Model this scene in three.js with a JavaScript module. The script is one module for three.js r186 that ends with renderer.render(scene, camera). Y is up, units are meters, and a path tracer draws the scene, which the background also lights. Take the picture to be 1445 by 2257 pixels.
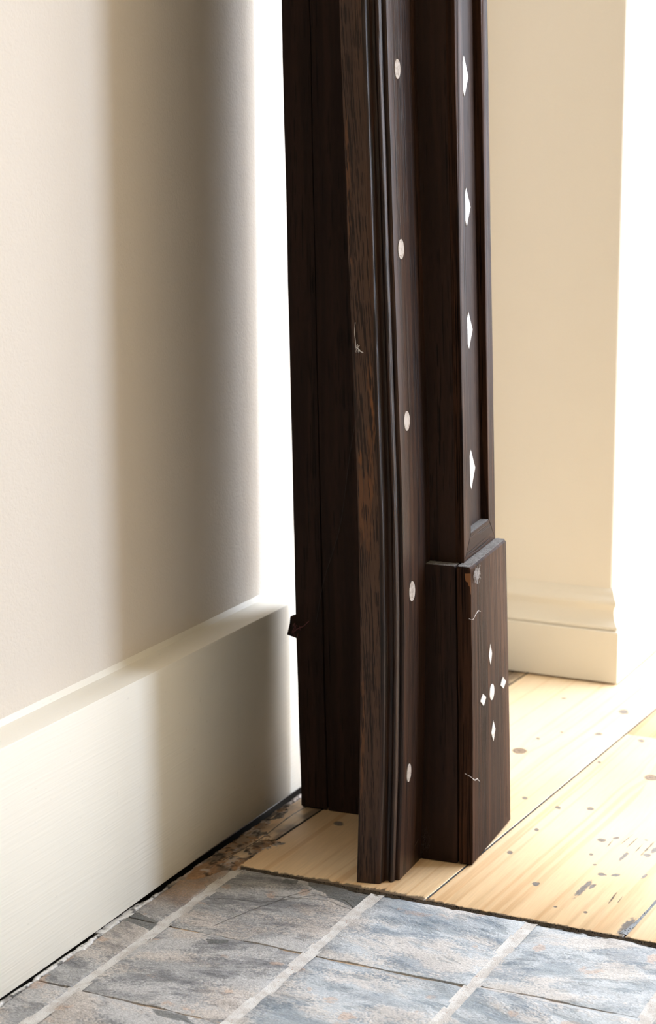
import * as THREE from 'three';
import { mergeGeometries, mergeVertices, toCreasedNormals } from 'three/addons/utils/BufferGeometryUtils.js';
import { RectAreaLightUniformsLib } from 'three/addons/lights/RectAreaLightUniformsLib.js';

// ---------------------------------------------------------------- camera, light, exposure
const scene = new THREE.Scene();
const camera = new THREE.PerspectiveCamera(29.453, 1445 / 2257, 0.05, 60);
camera.position.set(0, 1, 0);
camera.rotation.set(-0.20705, 0.45227, -0.00494, 'YXZ');
camera.focus = 2.42;
camera.userData.fStop = 6.3;
scene.add(camera);
scene.background = new THREE.Color(0.75, 0.82, 0.9);       // pale overcast sky outside the windows
const renderer = new THREE.WebGLRenderer({ antialias: true });
renderer.toneMapping = THREE.LinearToneMapping;
renderer.toneMappingExposure = 0.84;
renderer.shadowMap.enabled = true;
RectAreaLightUniformsLib.init();
// windows: [name, wall, along0, along1, y0, y1, radiance, colour]; the right wall is x = XR, the far wall z = ZF
const XR = 1.2, ZF = -5.3, ZB = 1.1, YC = 2.55, XL = -1.28, XN = -0.995, ZN = -3.18;
const DAY = [0.8, 0.955, 1.22], WINDOWS = [
  ['window_1', 'right', -3.74, -3.2, 0.08, 2.4, 17.0, DAY],
  ['window_2', 'right', -4.9, -3.95, 0.9, 2.4, 4.0, DAY],
  ['window_3', 'far', -0.8, 0.9, 0.3, 2.4, 6.0, DAY],
  ['window_4', 'roof', -4.9, -3.45, -0.7, 1.0, 9.0, DAY],
];
for (const [, wall, a, b, y0, y1, power, col] of WINDOWS) {
  const l = new THREE.RectAreaLight(new THREE.Color(...col), power, b - a - 0.06, y1 - y0 - 0.06);
  const m = (a + b) / 2, y = (y0 + y1) / 2;
  if (wall === 'roof') { l.width = y1 - y0 - 0.06; l.height = b - a - 0.06; l.position.set(y, YC + 0.05, m); l.rotation.x = -Math.PI / 2; scene.add(l); continue; }
  if (wall === 'right') { l.position.set(XR + 0.05, y, m); l.lookAt(-5, y, m); }
  else { l.position.set(m, y, ZF - 0.05); l.lookAt(m, y, 5); }
  scene.add(l);
}

// ---------------------------------------------------------------- helpers
function rng(seed) { let s = seed >>> 0; return () => { s = (s + 0x6d2b79f5) >>> 0; let t = s; t = Math.imul(t ^ (t >>> 15), t | 1); t ^= t + Math.imul(t ^ (t >>> 7), t | 61); return ((t ^ (t >>> 14)) >>> 0) / 4294967296; }; }
function hash(ix, iy, s) { let h = Math.imul(ix, 374761393) + Math.imul(iy, 668265263) + Math.imul(s, 1274126177); h = Math.imul(h ^ (h >>> 13), 1274126177); h ^= h >>> 16; return (h >>> 0) / 4294967296; }
const mod = (a, n) => ((a % n) + n) % n;
function vnoise(x, y, s, px = 0, py = 0) {                   // value noise, periodic when px / py are given
  let ix = Math.floor(x), iy = Math.floor(y); const fx = x - ix, fy = y - iy;
  const u = fx * fx * (3 - 2 * fx), v = fy * fy * (3 - 2 * fy);
  let ix1 = ix + 1, iy1 = iy + 1;
  if (px) { ix = mod(ix, px); ix1 = mod(ix1, px); }
  if (py) { iy = mod(iy, py); iy1 = mod(iy1, py); }
  const a = hash(ix, iy, s), b = hash(ix1, iy, s), c = hash(ix, iy1, s), d = hash(ix1, iy1, s);
  return a + (b - a) * u + (c - a) * v + (a - b - c + d) * u * v;
}
function fbm(x, y, s, oct = 4, px = 0, py = 0) {
  let t = 0, a = 0.5, n = 0;
  for (let k = 0; k < oct; k++) { t += a * vnoise(x, y, s + k * 17, px, py); n += a; a *= 0.5; x *= 2; y *= 2; px *= 2; py *= 2; }
  return t / n;
}
const sm = (a, b, x) => { const t = Math.min(1, Math.max(0, (x - a) / (b - a))); return t * t * (3 - 2 * t); };
const mix = (a, b, t) => a + (b - a) * t;
const mix3 = (a, b, t) => [mix(a[0], b[0], t), mix(a[1], b[1], t), mix(a[2], b[2], t)];
const enc = (c) => { c = Math.min(1, Math.max(0, c)); return 255 * (c <= 0.0031308 ? 12.92 * c : 1.055 * Math.pow(c, 1 / 2.4) - 0.055); };
function finish(t, wrap) { t.magFilter = THREE.LinearFilter; t.minFilter = THREE.LinearMipmapLinearFilter; t.generateMipmaps = true; t.wrapS = t.wrapT = wrap; t.needsUpdate = true; return t; }
// fn(x in 0..1, y in 0..1) -> [r, g, b linear, height 0..1]
const QUALITY = 1;
function makeTex(w, h, fn, wrap = THREE.RepeatWrapping) {

  w = Math.round(w * QUALITY); h = Math.round(h * QUALITY);
  const c = new Uint8Array(w * h * 4), b = new Uint8Array(w * h * 4);
  for (let j = 0; j < h; j++) for (let i = 0; i < w; i++) {
    const o = fn((i + 0.5) / w, (j + 0.5) / h), k = 4 * (j * w + i), e = 255 * Math.min(1, Math.max(0, o[3]));
    c[k] = enc(o[0]); c[k + 1] = enc(o[1]); c[k + 2] = enc(o[2]); c[k + 3] = 255;
    b[k] = b[k + 1] = b[k + 2] = e; b[k + 3] = 255;
  }

  const map = finish(new THREE.DataTexture(c, w, h, THREE.RGBAFormat), wrap); map.colorSpace = THREE.SRGBColorSpace;
  return { map, bump: finish(new THREE.DataTexture(b, w, h, THREE.RGBAFormat), wrap) };
}
const counts = {};
function numbered(name) { const n = counts[name] || 0; counts[name] = n + 1; return n ? `${name}_${String(n).padStart(3, '0')}` : name; }
function mesh(name, geometry, material, parent) {
  const m = new THREE.Mesh(geometry, material); m.name = numbered(name);
  m.castShadow = m.receiveShadow = true; (parent || scene).add(m); return m;
}
function struct(o) { o.userData.kind = 'structure'; return o; }
function group(name, parent = scene) { const g = new THREE.Group(); g.name = numbered(name); parent.add(g); return g; }
function tag(o, label, category, grp) { o.userData.label = label; o.userData.category = category; if (grp) o.userData.group = grp; return o; }
function rawGeo(pos, uv, idx, crease = 0.6) {
  let g = new THREE.BufferGeometry();
  g.setAttribute('position', new THREE.Float32BufferAttribute(pos, 3));
  g.setAttribute('uv', new THREE.Float32BufferAttribute(uv, 2));
  g.setIndex(idx);
  return toCreasedNormals(g, crease);
}
function area2(p) { let a = 0; for (let i = 0; i < p.length; i++) { const q = p[(i + 1) % p.length]; a += p[i][0] * q[1] - q[0] * p[i][1]; } return a / 2; }
// fillet the corners of a closed polygon; r may be one number or one per corner
function roundPoly(p, r, n = 3) {
  const out = [];
  for (let i = 0; i < p.length; i++) {
    const rr = Array.isArray(r) ? r[i] : r, a = p[(i + p.length - 1) % p.length], b = p[i], c = p[(i + 1) % p.length];
    if (!rr) { out.push(b); continue; }
    const la = Math.hypot(a[0] - b[0], a[1] - b[1]), lc = Math.hypot(c[0] - b[0], c[1] - b[1]), d = Math.min(rr, la * 0.45, lc * 0.45);
    const A = [b[0] + (a[0] - b[0]) / la * d, b[1] + (a[1] - b[1]) / la * d], C = [b[0] + (c[0] - b[0]) / lc * d, b[1] + (c[1] - b[1]) / lc * d];
    for (let k = 0; k <= n; k++) { const t = k / n, s = 1 - t; out.push([s * s * A[0] + 2 * s * t * b[0] + t * t * C[0], s * s * A[1] + 2 * s * t * b[1] + t * t * C[1]]); }
  }
  return out;
}
function offsetPoly(p, d) {                                  // p oriented with negative area2 (outward normals as in prism)
  return p.map((b, i) => {
    const a = p[(i + p.length - 1) % p.length], c = p[(i + 1) % p.length];
    const e = [b[0] - a[0], b[1] - a[1]], f = [c[0] - b[0], c[1] - b[1]], le = Math.hypot(...e) || 1, lf = Math.hypot(...f) || 1;
    let n = [-e[1] / le - f[1] / lf, e[0] / le + f[0] / lf]; const l = Math.hypot(...n) || 1;
    return [b[0] - n[0] / l * d, b[1] - n[1] / l * d];
  });
}
// upright prism over a closed outline [[x, z], ...]; bend(x, y, z) -> [x, y, z]; uv in metres / tex size
function prism(outline, y0, y1, { step = 0.05, bend = null, chamfer = 0.0015, uvo = [0, 0], size = [0.4, 0.8], crease = 0.6, turnUV = false } = {}) {
  let p = outline.slice(); if (area2(p) > 0) p.reverse();
  const n = p.length, pos = [], uv = [], idx = [], per = [0];
  for (let i = 0; i < n; i++) { const q = p[(i + 1) % n]; per.push(per[i] + Math.hypot(q[0] - p[i][0], q[1] - p[i][1])); }
  const inner = chamfer ? offsetPoly(p, chamfer) : p, rings = [];
  if (chamfer) rings.push([y0, inner]);
  const lo = y0 + chamfer, hi = y1 - chamfer, k = Math.max(1, Math.round((hi - lo) / step));
  for (let j = 0; j <= k; j++) rings.push([mix(lo, hi, j / k), p]);
  if (chamfer) rings.push([y1, inner]);
  const put = (x, y, z, u, v) => { const b = bend ? bend(x, y, z) : [x, y, z]; pos.push(...b); uv.push(turnUV ? v / size[0] + uvo[0] : u / size[0] + uvo[0], turnUV ? u / size[1] + uvo[1] : v / size[1] + uvo[1]); };
  for (const [y, q] of rings) for (let i = 0; i <= n; i++) { const a = q[i % n]; put(a[0], y, a[1], per[i], y); }
  for (let j = 0; j < rings.length - 1; j++) for (let i = 0; i < n; i++) {
    const a = j * (n + 1) + i, b = a + 1, c = a + n + 1, d = c + 1; idx.push(a, b, d, a, d, c);
  }
  const tri = THREE.ShapeUtils.triangulateShape(inner.map((a) => new THREE.Vector2(a[0], a[1])), []);
  for (const [y, up] of [[y0, false], [y1, true]]) {
    const s = pos.length / 3; for (const a of inner) put(a[0], y, a[1], a[0], y + a[1]);
    for (const t of tri) {
      const [A, B, C] = t.map((q) => inner[q]), cr = (B[0] - A[0]) * (C[1] - A[1]) - (B[1] - A[1]) * (C[0] - A[0]);
      const flip = (cr < 0) !== up; idx.push(s + t[0], s + (flip ? t[2] : t[1]), s + (flip ? t[1] : t[2]));
    }
  }
  return rawGeo(pos, uv, idx, crease);
}
const rect = (x0, x1, z0, z1) => [[x0, z0], [x1, z0], [x1, z1], [x0, z1]];
function box(x0, x1, y0, y1, z0, z1, s = 1) {                // plain box with uv in metres / s
  const g = new THREE.BoxGeometry(x1 - x0, y1 - y0, z1 - z0); g.translate((x0 + x1) / 2, (y0 + y1) / 2, (z0 + z1) / 2);
  const P = g.attributes.position, N = g.attributes.normal, U = g.attributes.uv;
  for (let i = 0; i < P.count; i++) {
    const ax = Math.abs(N.getX(i)), ay = Math.abs(N.getY(i));
    if (ax > 0.5) U.setXY(i, P.getZ(i) / s, P.getY(i) / s); else if (ay > 0.5) U.setXY(i, P.getX(i) / s, P.getZ(i) / s); else U.setXY(i, P.getX(i) / s, P.getY(i) / s);
  }
  return g;
}
function table(pts) {                                        // smooth curve through [y, value] pairs, straight on beyond the ends
  return (y) => {
    if (y <= pts[0][0]) return pts[0][1];
    const n = pts.length;
    for (let i = 0; i < n - 1; i++) if (y <= pts[i + 1][0]) {
      const [x0, v0] = pts[i], [x1, v1] = pts[i + 1], a = pts[Math.max(0, i - 1)], b = pts[Math.min(n - 1, i + 2)];
      const m0 = (v1 - a[1]) / (x1 - a[0]), m1 = (b[1] - v0) / (b[0] - x0), h = x1 - x0, t = (y - x0) / h;
      return (2 * t ** 3 - 3 * t * t + 1) * v0 + (t ** 3 - 2 * t * t + t) * h * m0 + (3 * t * t - 2 * t ** 3) * v1 + (t ** 3 - t * t) * h * m1;
    }
    return pts[n - 1][1];
  };
}

// ---------------------------------------------------------------- textures and materials
// painted plaster: fine roller stipple
const stipple = makeTex(512, 512, (u, v) => {
  const a = fbm(u * 96, v * 96, 3, 3, 96, 96), b = fbm(u * 14, v * 14, 9, 3, 14, 14);
  return [1, 1, 1, 0.65 * a + 0.35 * b];
});
// brushed gloss paint: strokes along u, a few specks
const brushed = makeTex(768, 768, (u, v) => {
  const w = v + 0.006 * fbm(u * 5, v * 6, 31, 2, 5, 6);
  const a = fbm(u * 7, w * 260, 5, 3, 7, 260), b = fbm(u * 10, v * 20, 8, 3, 10, 20);
  const speck = vnoise(u * 90, v * 90, 77, 90, 90) > 0.965 ? 0.93 : 1;
  return [speck, speck, speck, 0.75 * a + 0.25 * b];
});
const M = {};
M.wall = new THREE.MeshStandardMaterial({ color: new THREE.Color(0.75, 0.675, 0.585), roughness: 0.85, bumpMap: stipple.bump, bumpScale: 0.0007 });
M.wallCream = new THREE.MeshStandardMaterial({ color: new THREE.Color(0.84, 0.765, 0.64), roughness: 0.85, bumpMap: stipple.bump, bumpScale: 0.0004 });
M.trim = new THREE.MeshStandardMaterial({ color: new THREE.Color(0.94, 0.89, 0.78), map: brushed.map, roughness: 0.5, bumpMap: brushed.bump, bumpScale: 0.00025 });
M.trimCream = new THREE.MeshStandardMaterial({ color: new THREE.Color(0.82, 0.75, 0.62), roughness: 0.5 });
M.ceiling = new THREE.MeshStandardMaterial({ color: new THREE.Color(0.78, 0.66, 0.48), roughness: 0.9 });
M.subfloor = new THREE.MeshStandardMaterial({ color: new THREE.Color(0.035, 0.027, 0.02), roughness: 0.95 });
M.frame = new THREE.MeshStandardMaterial({ color: new THREE.Color(0.8, 0.8, 0.78), roughness: 0.4 });
M.pane = new THREE.MeshStandardMaterial({ color: 0xffffff, roughness: 0.3, emissive: new THREE.Color(0.9, 0.95, 1.0), emissiveIntensity: 1.0 });

// dark oak: long grain, short open pores; patches = bare orange wear [u, v, ru, rv] in metres
function oak(seed, base, late, poreCol, { w = 768, h = 1536, W = 0.4, H = 0.8, lines = 60, pores = 0.62, slant = 0, len = 24, patches = [], edgeWear = 0 } = {}) {
  return makeTex(w, h, (u, v) => {
    const x = u * W, y = v * H;
    const warp = fbm(u * 4, v * 3, seed, 3, 4, 3) * 0.05;
    const g = fbm((u + warp) * lines, v * 4, seed + 1, 3, lines, 4), broad = fbm(u * 9, v * 3, seed + 2, 3, 9, 3);
    let c = mix3(base, late, sm(0.3, 0.7, 0.6 * g + 0.4 * broad));
    const fx = Math.round(W * 1500), fy = Math.round(H * len), sl = slant * v * H * 1500;
    const pn = 0.8 * vnoise(u * fx + sl, v * fy, seed + 5, slant ? 0 : fx, fy) + 0.2 * vnoise(u * fx / 2 + sl / 2, v * fy * 2, seed + 6, slant ? 0 : Math.round(fx / 2), fy * 2);
    const gate = fbm(u * lines * 0.5, v * 5, seed + 8, 2, lines / 2, 5);
    const p = sm(pores, pores + 0.14, pn + 0.5 * (gate - 0.5));
    c = mix3(c, poreCol, p * 0.85);
    const fine = vnoise(u * w / 2, v * h / 14, seed + 9, w / 2, Math.round(h / 14)) - 0.5;
    c = c.map((q) => q * (1 + 0.22 * fine));
    for (const [pu, pv, ru, rv, str] of patches) {
      const dx = (x - pu) / ru, dy = (y - pv) / rv, d = dx * dx + dy * dy;
      if (d < 2.5) { const q = sm(1.4, 0.3, d + 1.3 * (fbm(x * 700, y * 90, seed + 20, 2) - 0.5)) * str * 0.6; c = mix3(c, [0.24, 0.105, 0.035], q * (1 - p)); }
    }
    return [...c, 0.75 + 0.2 * (g - 0.5) - 0.6 * p];
  });
}
const oakDark = oak(11, [0.05, 0.031, 0.024], [0.033, 0.021, 0.017], [0.012, 0.009, 0.008], { pores: 0.74, w: 512, h: 1024 });
const oakFace = oak(47, [0.16, 0.088, 0.056], [0.06, 0.037, 0.028], [0.014, 0.01, 0.008], { lines: 80, pores: 0.62, len: 15 });
const oakEdge = oak(83, [0.082, 0.052, 0.037], [0.05, 0.034, 0.027], [0.012, 0.009, 0.008], { W: 0.2, H: 1.6, w: 384, h: 1792, lines: 16, pores: 0.6, slant: 0.03, len: 36,
  patches: [[0.022, 0.63, 0.003, 0.012, 1], [0.024, 0.6, 0.003, 0.02, 0.9], [0.0045, 0.565, 0.004, 0.01, 0.8], [0.003, 0.5, 0.004, 0.06, 0.6], [0.017, 0.56, 0.004, 0.05, 0.5], [0.02, 0.66, 0.004, 0.03, 0.5], [0.012, 0.5, 0.006, 0.06, 0.4], [0.002, 0.2, 0.003, 0.1, 0.5], [0.002, 0.9, 0.003, 0.1, 0.5]] });
const oakMat = (t, rough, bump, extra = {}) => new THREE.MeshPhysicalMaterial({ color: 0xffffff, map: t.map, bumpMap: t.bump, bumpScale: bump, roughness: rough, ...extra });
M.oakDark = oakMat(oakDark, 0.6, 0.0004, { color: new THREE.Color(0.7, 0.61, 0.56), specularIntensity: 0.2 });
M.oakFace = oakMat(oakFace, 0.55, 0.0005, { color: new THREE.Color(0.36, 0.3, 0.265), specularIntensity: 0.1 });
M.oakWaxed = oakMat(oakFace, 0.36, 0.0003, { color: new THREE.Color(0.34, 0.29, 0.265), specularIntensity: 0.55 });
M.oakEdge = oakMat(oakEdge, 0.55, 0.0006, { color: new THREE.Color(0.95, 0.82, 0.75), specularIntensity: 0.4 });
M.bareOak = new THREE.MeshStandardMaterial({ color: new THREE.Color(0.26, 0.1, 0.028), roughness: 0.7 });
const boneTex = makeTex(256, 256, (u, v) => {
  const a = fbm(u * 6, v * 14, 61, 4, 6, 14), crack = Math.abs(fbm(u * 5, v * 3, 67, 3, 5, 3) - 0.5) < 0.012 ? 1 : 0;
  const c = mix3([0.53, 0.5, 0.48], [0.4, 0.36, 0.33], sm(0.5, 0.75, a)); return [...mix3(c, [0.3, 0.2, 0.13], 0.6 * crack), 1 - crack];
});
M.boneOld = new THREE.MeshPhysicalMaterial({ color: new THREE.Color(0.85, 0.78, 0.71), map: boneTex.map, bumpMap: boneTex.bump, bumpScale: 0.0003, roughness: 0.5 });
M.bone = new THREE.MeshPhysicalMaterial({ map: boneTex.map, bumpMap: boneTex.bump, bumpScale: 0.0002, roughness: 0.42 });
const dustTex = makeTex(512, 512, (u, v) => {
  const a = vnoise(u * 250, v * 250, 91, 250, 250), b = fbm(u * 20, v * 20, 95, 3, 20, 20);
  const c = mix3([0.07, 0.06, 0.052], [0.29, 0.275, 0.262], sm(0.25, 0.8, 0.65 * a + 0.35 * b)); return [...mix3(c, [0.12, 0.1, 0.09], sm(0.85, 0.95, vnoise(u * 120, v * 120, 99, 120, 120))), 0.6 * a + 0.4 * b];
});
M.dust = new THREE.MeshStandardMaterial({ map: dustTex.map, bumpMap: dustTex.bump, bumpScale: 0.0006, roughness: 1 });
M.lint = new THREE.MeshStandardMaterial({ color: new THREE.Color(0.62, 0.58, 0.56), roughness: 1 });
M.web = new THREE.MeshStandardMaterial({ color: new THREE.Color(0.045, 0.035, 0.03), roughness: 1 });

// slate: texture laid over x -1.30..-0.40, z -1.45..-2.35 (0.9 m square), repeated beyond
const SL = 0.9, SX = -1.3, SZ = -1.45;
function inPoly(x, z, p) { let c = false; for (let i = 0, j = p.length - 1; i < p.length; j = i++) if ((p[i][1] > z) !== (p[j][1] > z) && x < (p[j][0] - p[i][0]) * (z - p[i][1]) / (p[j][1] - p[i][1]) + p[i][0]) c = !c; return c; }
function segDist(x, z, pts) { let m = 9; for (let i = 0; i < pts.length - 1; i++) { const [ax, az] = pts[i], [bx, bz] = pts[i + 1], dx = bx - ax, dz = bz - az, t = Math.min(1, Math.max(0, ((x - ax) * dx + (z - az) * dz) / (dx * dx + dz * dz))); m = Math.min(m, Math.hypot(x - ax - t * dx, z - az - t * dz)); } return m; }
const COLS = [-1.232, -1.18, -0.977, -0.768, -0.562], ROWS = [-2.154, -1.953, -1.755, -1.553];
const darkPatches = [
  [[-1.24, -1.963], [-1.225, -1.97], [-1.187, -1.957], [-1.187, -1.93], [-1.24, -1.945]],
  [[-1.078, -2.156], [-0.983, -2.156], [-0.983, -2.1], [-1.012, -2.112], [-1.05, -2.132], [-1.07, -2.138]],
  [[-1.11, -2.148], [-1.092, -2.15], [-1.088, -2.136], [-1.106, -2.134]],
  [[-1.11, -1.935], [-1.085, -1.945], [-1.08, -1.937], [-1.1, -1.925]],
  [[-1.075, -1.748], [-1.03, -1.75], [-1.01, -1.735], [-1.06, -1.735]],
];
const cracks = [[[-1.122, -1.978], [-1.1, -2.044], [-1.078, -2.102], [-1.062, -2.13]], [[-1.17, -2.051], [-1.1, -2.068], [-1.047, -2.12], [-1.01, -2.118], [-0.986, -2.1]], [[-1.1, -2.09], [-1.03, -2.108], [-0.985, -2.095]]];
const slate = makeTex(1664, 1664, (u, v) => {
  const x = SX + u * SL, z = SZ - v * SL;
  let col = 0; while (col < 4 && x > COLS[col + 1]) col++;
  let row = 0; while (row < 3 && z > ROWS[row + 1]) row++;
  const k = col * 7 + row * 3, cool = sm(-1.0, -0.93, x);
  const dir = [0.35, -0.15, 0.25, -0.3, 0.1][(col + row * 2) % 5];
  const xs = x + dir * z, zs = z - dir * x;
  const streak = fbm(xs * 22 + k * 5, zs * 70, 201, 4), blotch = fbm(x * 40, z * 40, 221, 3), grain = vnoise(x * 950, z * 950, 227), g2 = vnoise(x * 500, z * 500, 229), fine = fbm(xs * 120, zs * 420, 233, 3);
  const fleck = vnoise(xs * 330, zs * 900, 239);
  let c = mix3(mix3([0.3, 0.295, 0.29], [0.31, 0.33, 0.35], cool), mix3([0.17, 0.17, 0.175], [0.15, 0.185, 0.215], cool), sm(0.4, 0.68, 0.65 * streak + 0.35 * fine));
  let h = 0.55 + 0.35 * (streak - 0.5) + 0.2 * (grain - 0.5) * (1 - 0.5 * cool);
  // pale film of worn mortar with granular, streaky edges, then sandy blotches
  const edge = 0.14 * (g2 - 0.5) + 0.12 * (fine - 0.5) + 0.1 * (fleck - 0.5);
  const film = sm(0.38, 0.62, fbm(xs * 14 + 40 + k, zs * 26, 241, 4) + edge);
  c = mix3(c, mix3([0.46, 0.445, 0.43], [0.48, 0.5, 0.51], cool), film * 0.75);
  const sand = sm(0.5, 0.68, fbm(xs * 11 + k * 3.1, zs * 24, 223, 5) + 1.1 * edge);
  c = mix3(c, mix3([0.52, 0.44, 0.37], [0.55, 0.49, 0.435], cool), sand * mix(0.48, 0.62, cool)); h += 0.12 * sand;
  const rust = sm(0.7, 0.78, fbm(x * 30 + 7, z * 34, 251, 4) + 0.06 * (g2 - 0.5)); c = mix3(c, [0.46, 0.3, 0.2], rust * 0.5);
  const dk = sm(0.64, 0.72, fbm(xs * 34 + 11 + k, zs * 90, 257, 4) + 0.9 * edge); c = mix3(c, mix3([0.1, 0.1, 0.105], [0.14, 0.17, 0.19], cool), dk * 0.5); h -= 0.12 * dk;
  const bare = cool * sm(0.58, 0.68, fbm(xs * 9 + k * 7.7, zs * 20, 259, 4) + edge); c = mix3(c, [0.2, 0.235, 0.26], bare * 0.65);
  const wx = x + 0.006 * (fbm(x * 90, z * 90, 261, 3) - 0.5), wz = z + 0.006 * (fbm(x * 90, z * 90, 267, 3) - 0.5);
  for (const p of darkPatches) if (inPoly(wx, wz, p)) { const s = fine; c = mix3(c, mix3([0.075, 0.08, 0.078], [0.13, 0.132, 0.125], 0.6 * s + 0.4 * g2), 0.85); h -= 0.12; }
  for (const p of cracks) { const d = segDist(wx, wz, p); if (d < 0.0016) { c = mix3(c, [0.08, 0.075, 0.07], sm(0.0016, 0.0004, d) * (0.3 + 0.6 * fine)); h -= 0.35 * sm(0.0016, 0.0002, d); } }
  // sandy crust in the left hand corner by the skirting
  const crust = sm(-1.17, -1.2, x + 0.02 * (fbm(x * 40, z * 40, 271, 3) - 0.5)) * sm(-1.97, -2.04, z + 0.05 * (fbm(x * 30, z * 30, 277, 3) - 0.5));
  c = mix3(c, mix3([0.36, 0.22, 0.13], [0.28, 0.2, 0.14], blotch), crust * (0.55 + 0.4 * g2));
  const e = 1 + mix(0.75, 0.5, cool) * (0.6 * grain + 0.4 * g2 - 0.5);
  const E = e * 1.12; return [c[0] * E, c[1] * E, c[2] * E, h];
});
M.slate = new THREE.MeshPhysicalMaterial({ map: slate.map, bumpMap: slate.bump, bumpScale: 0.0022, roughness: 0.6 });
const groutTex = makeTex(512, 512, (u, v) => {
  const a = fbm(u * 12, v * 12, 301, 4, 12, 12), g = vnoise(u * 256, v * 256, 305, 256, 256), s = vnoise(u * 70, v * 70, 309, 70, 70);
  let c = mix3([0.66, 0.635, 0.6], [0.56, 0.52, 0.48], sm(0.4, 0.65, a)); c = c.map((q) => q * (0.86 + 0.28 * g));
  if (s > 0.94) c = mix3(c, [0.3, 0.14, 0.07], 0.7); return [...c, 0.5 + 0.35 * (g - 0.5) + 0.4 * (a - 0.5)];
});
M.grout = new THREE.MeshStandardMaterial({ map: groutTex.map, bumpMap: groutTex.bump, bumpScale: 0.0012, roughness: 0.95 });
M.groutBrown = new THREE.MeshStandardMaterial({ color: new THREE.Color(0.85, 0.66, 0.49), map: groutTex.map, bumpMap: groutTex.bump, bumpScale: 0.001, roughness: 0.95 });

// pine boards: texture over x -1.30..-0.40, z -2.15..-3.65, grain along z, boards turned by 0.04
const PW = 0.9, PL = 1.5, PX = -1.3, PZ = -2.15, SK = 0.0398;
const EDGES = [-1.2365, -1.1855, -0.913, -0.6495, -0.385, -0.12, 0.145, 0.41, 0.68];
const marks = [['knot',-1.008,-2.761,0.44,0.0143,0.0175],['knot',-0.785,-2.728,0.44,0.0137,0.0161],['k',-0.921,-3.023,0.44,0.0098,0.0173],['k',-0.922,-2.893,1.01,0.0085,0.0071],['k',-1.003,-2.830,0.44,0.0036,0.0068],['k',-0.979,-2.877,0.44,0.0029,0.0046],['k',-1.036,-3.053,0.44,0.0054,0.0052],['k',-0.927,-2.564,0.44,0.0053,0.0076],['k',-0.870,-2.547,0.44,0.0046,0.0074],['k',-0.850,-2.889,0.44,0.0058,0.0090],['k',-0.878,-2.762,0.44,0.0035,0.0063],['k',-0.826,-2.562,0.44,0.0065,0.0074],['k',-0.868,-2.451,0.44,0.0038,0.0070],['k',-0.872,-2.356,0.44,0.0049,0.0082],['d',-0.803,-2.268,0.44,0.0053,0.0075],['k',-0.773,-2.452,0.67,0.0073,0.0080],['k',-0.758,-2.468,1.00,0.0065,0.0040],['d',-0.728,-2.407,1.54,0.0202,0.0033],['k',-0.770,-2.396,0.44,0.0037,0.0049],['k',-0.754,-2.363,0.44,0.0036,0.0032],['d',-0.735,-2.335,0.01,0.0075,0.0059],['d',-0.717,-2.340,0.86,0.0076,0.0053],['d',-0.682,-2.353,1.47,0.0108,0.0030],['d',-0.742,-2.277,1.55,0.0336,0.0052],['d',-0.734,-2.291,1.54,0.0119,0.0037],['s',-0.698,-2.265,1.61,0.0287,0.0015],['s',-0.688,-2.266,1.60,0.0191,0.0009],['k',-0.715,-2.208,0.44,0.0034,0.0042],['k',-0.755,-2.208,0.44,0.0029,0.0028],['s',-0.743,-2.466,1.48,0.0277,0.0012],['s',-0.732,-2.465,1.50,0.0293,0.0012],['s',-0.718,-2.444,1.55,0.0261,0.0011],['s',-0.707,-2.446,1.53,0.0377,0.0022],['d',-0.700,-2.425,0.44,0.0061,0.0065],['d',-0.697,-2.448,1.53,0.0169,0.0044],['s',-0.759,-2.443,1.58,0.0186,0.0011],['k',-0.718,-2.478,0.44,0.0031,0.0034],['k',-0.971,-2.307,0.44,0.0037,0.0049],['k',-1.130,-2.355,0.87,0.0085,0.0113],['k',-1.168,-2.252,0.94,0.0070,0.0045],['f',-0.654,-2.185,1.64,0.0368,0.0089]];
const MARKS = marks.map(([t, mx, mz, ang, l, w]) => ({ t, mx, mz, ca: Math.cos(ang), sa: Math.sin(ang), l, w }));
const MARK_TONE = { k: [0.1, 0.072, 0.057], d: [0.125, 0.12, 0.12], s: [0.08, 0.06, 0.048], knot: [0.125, 0.083, 0.062], core: [0.24, 0.165, 0.115], f: [0.17, 0.17, 0.172] };
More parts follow.
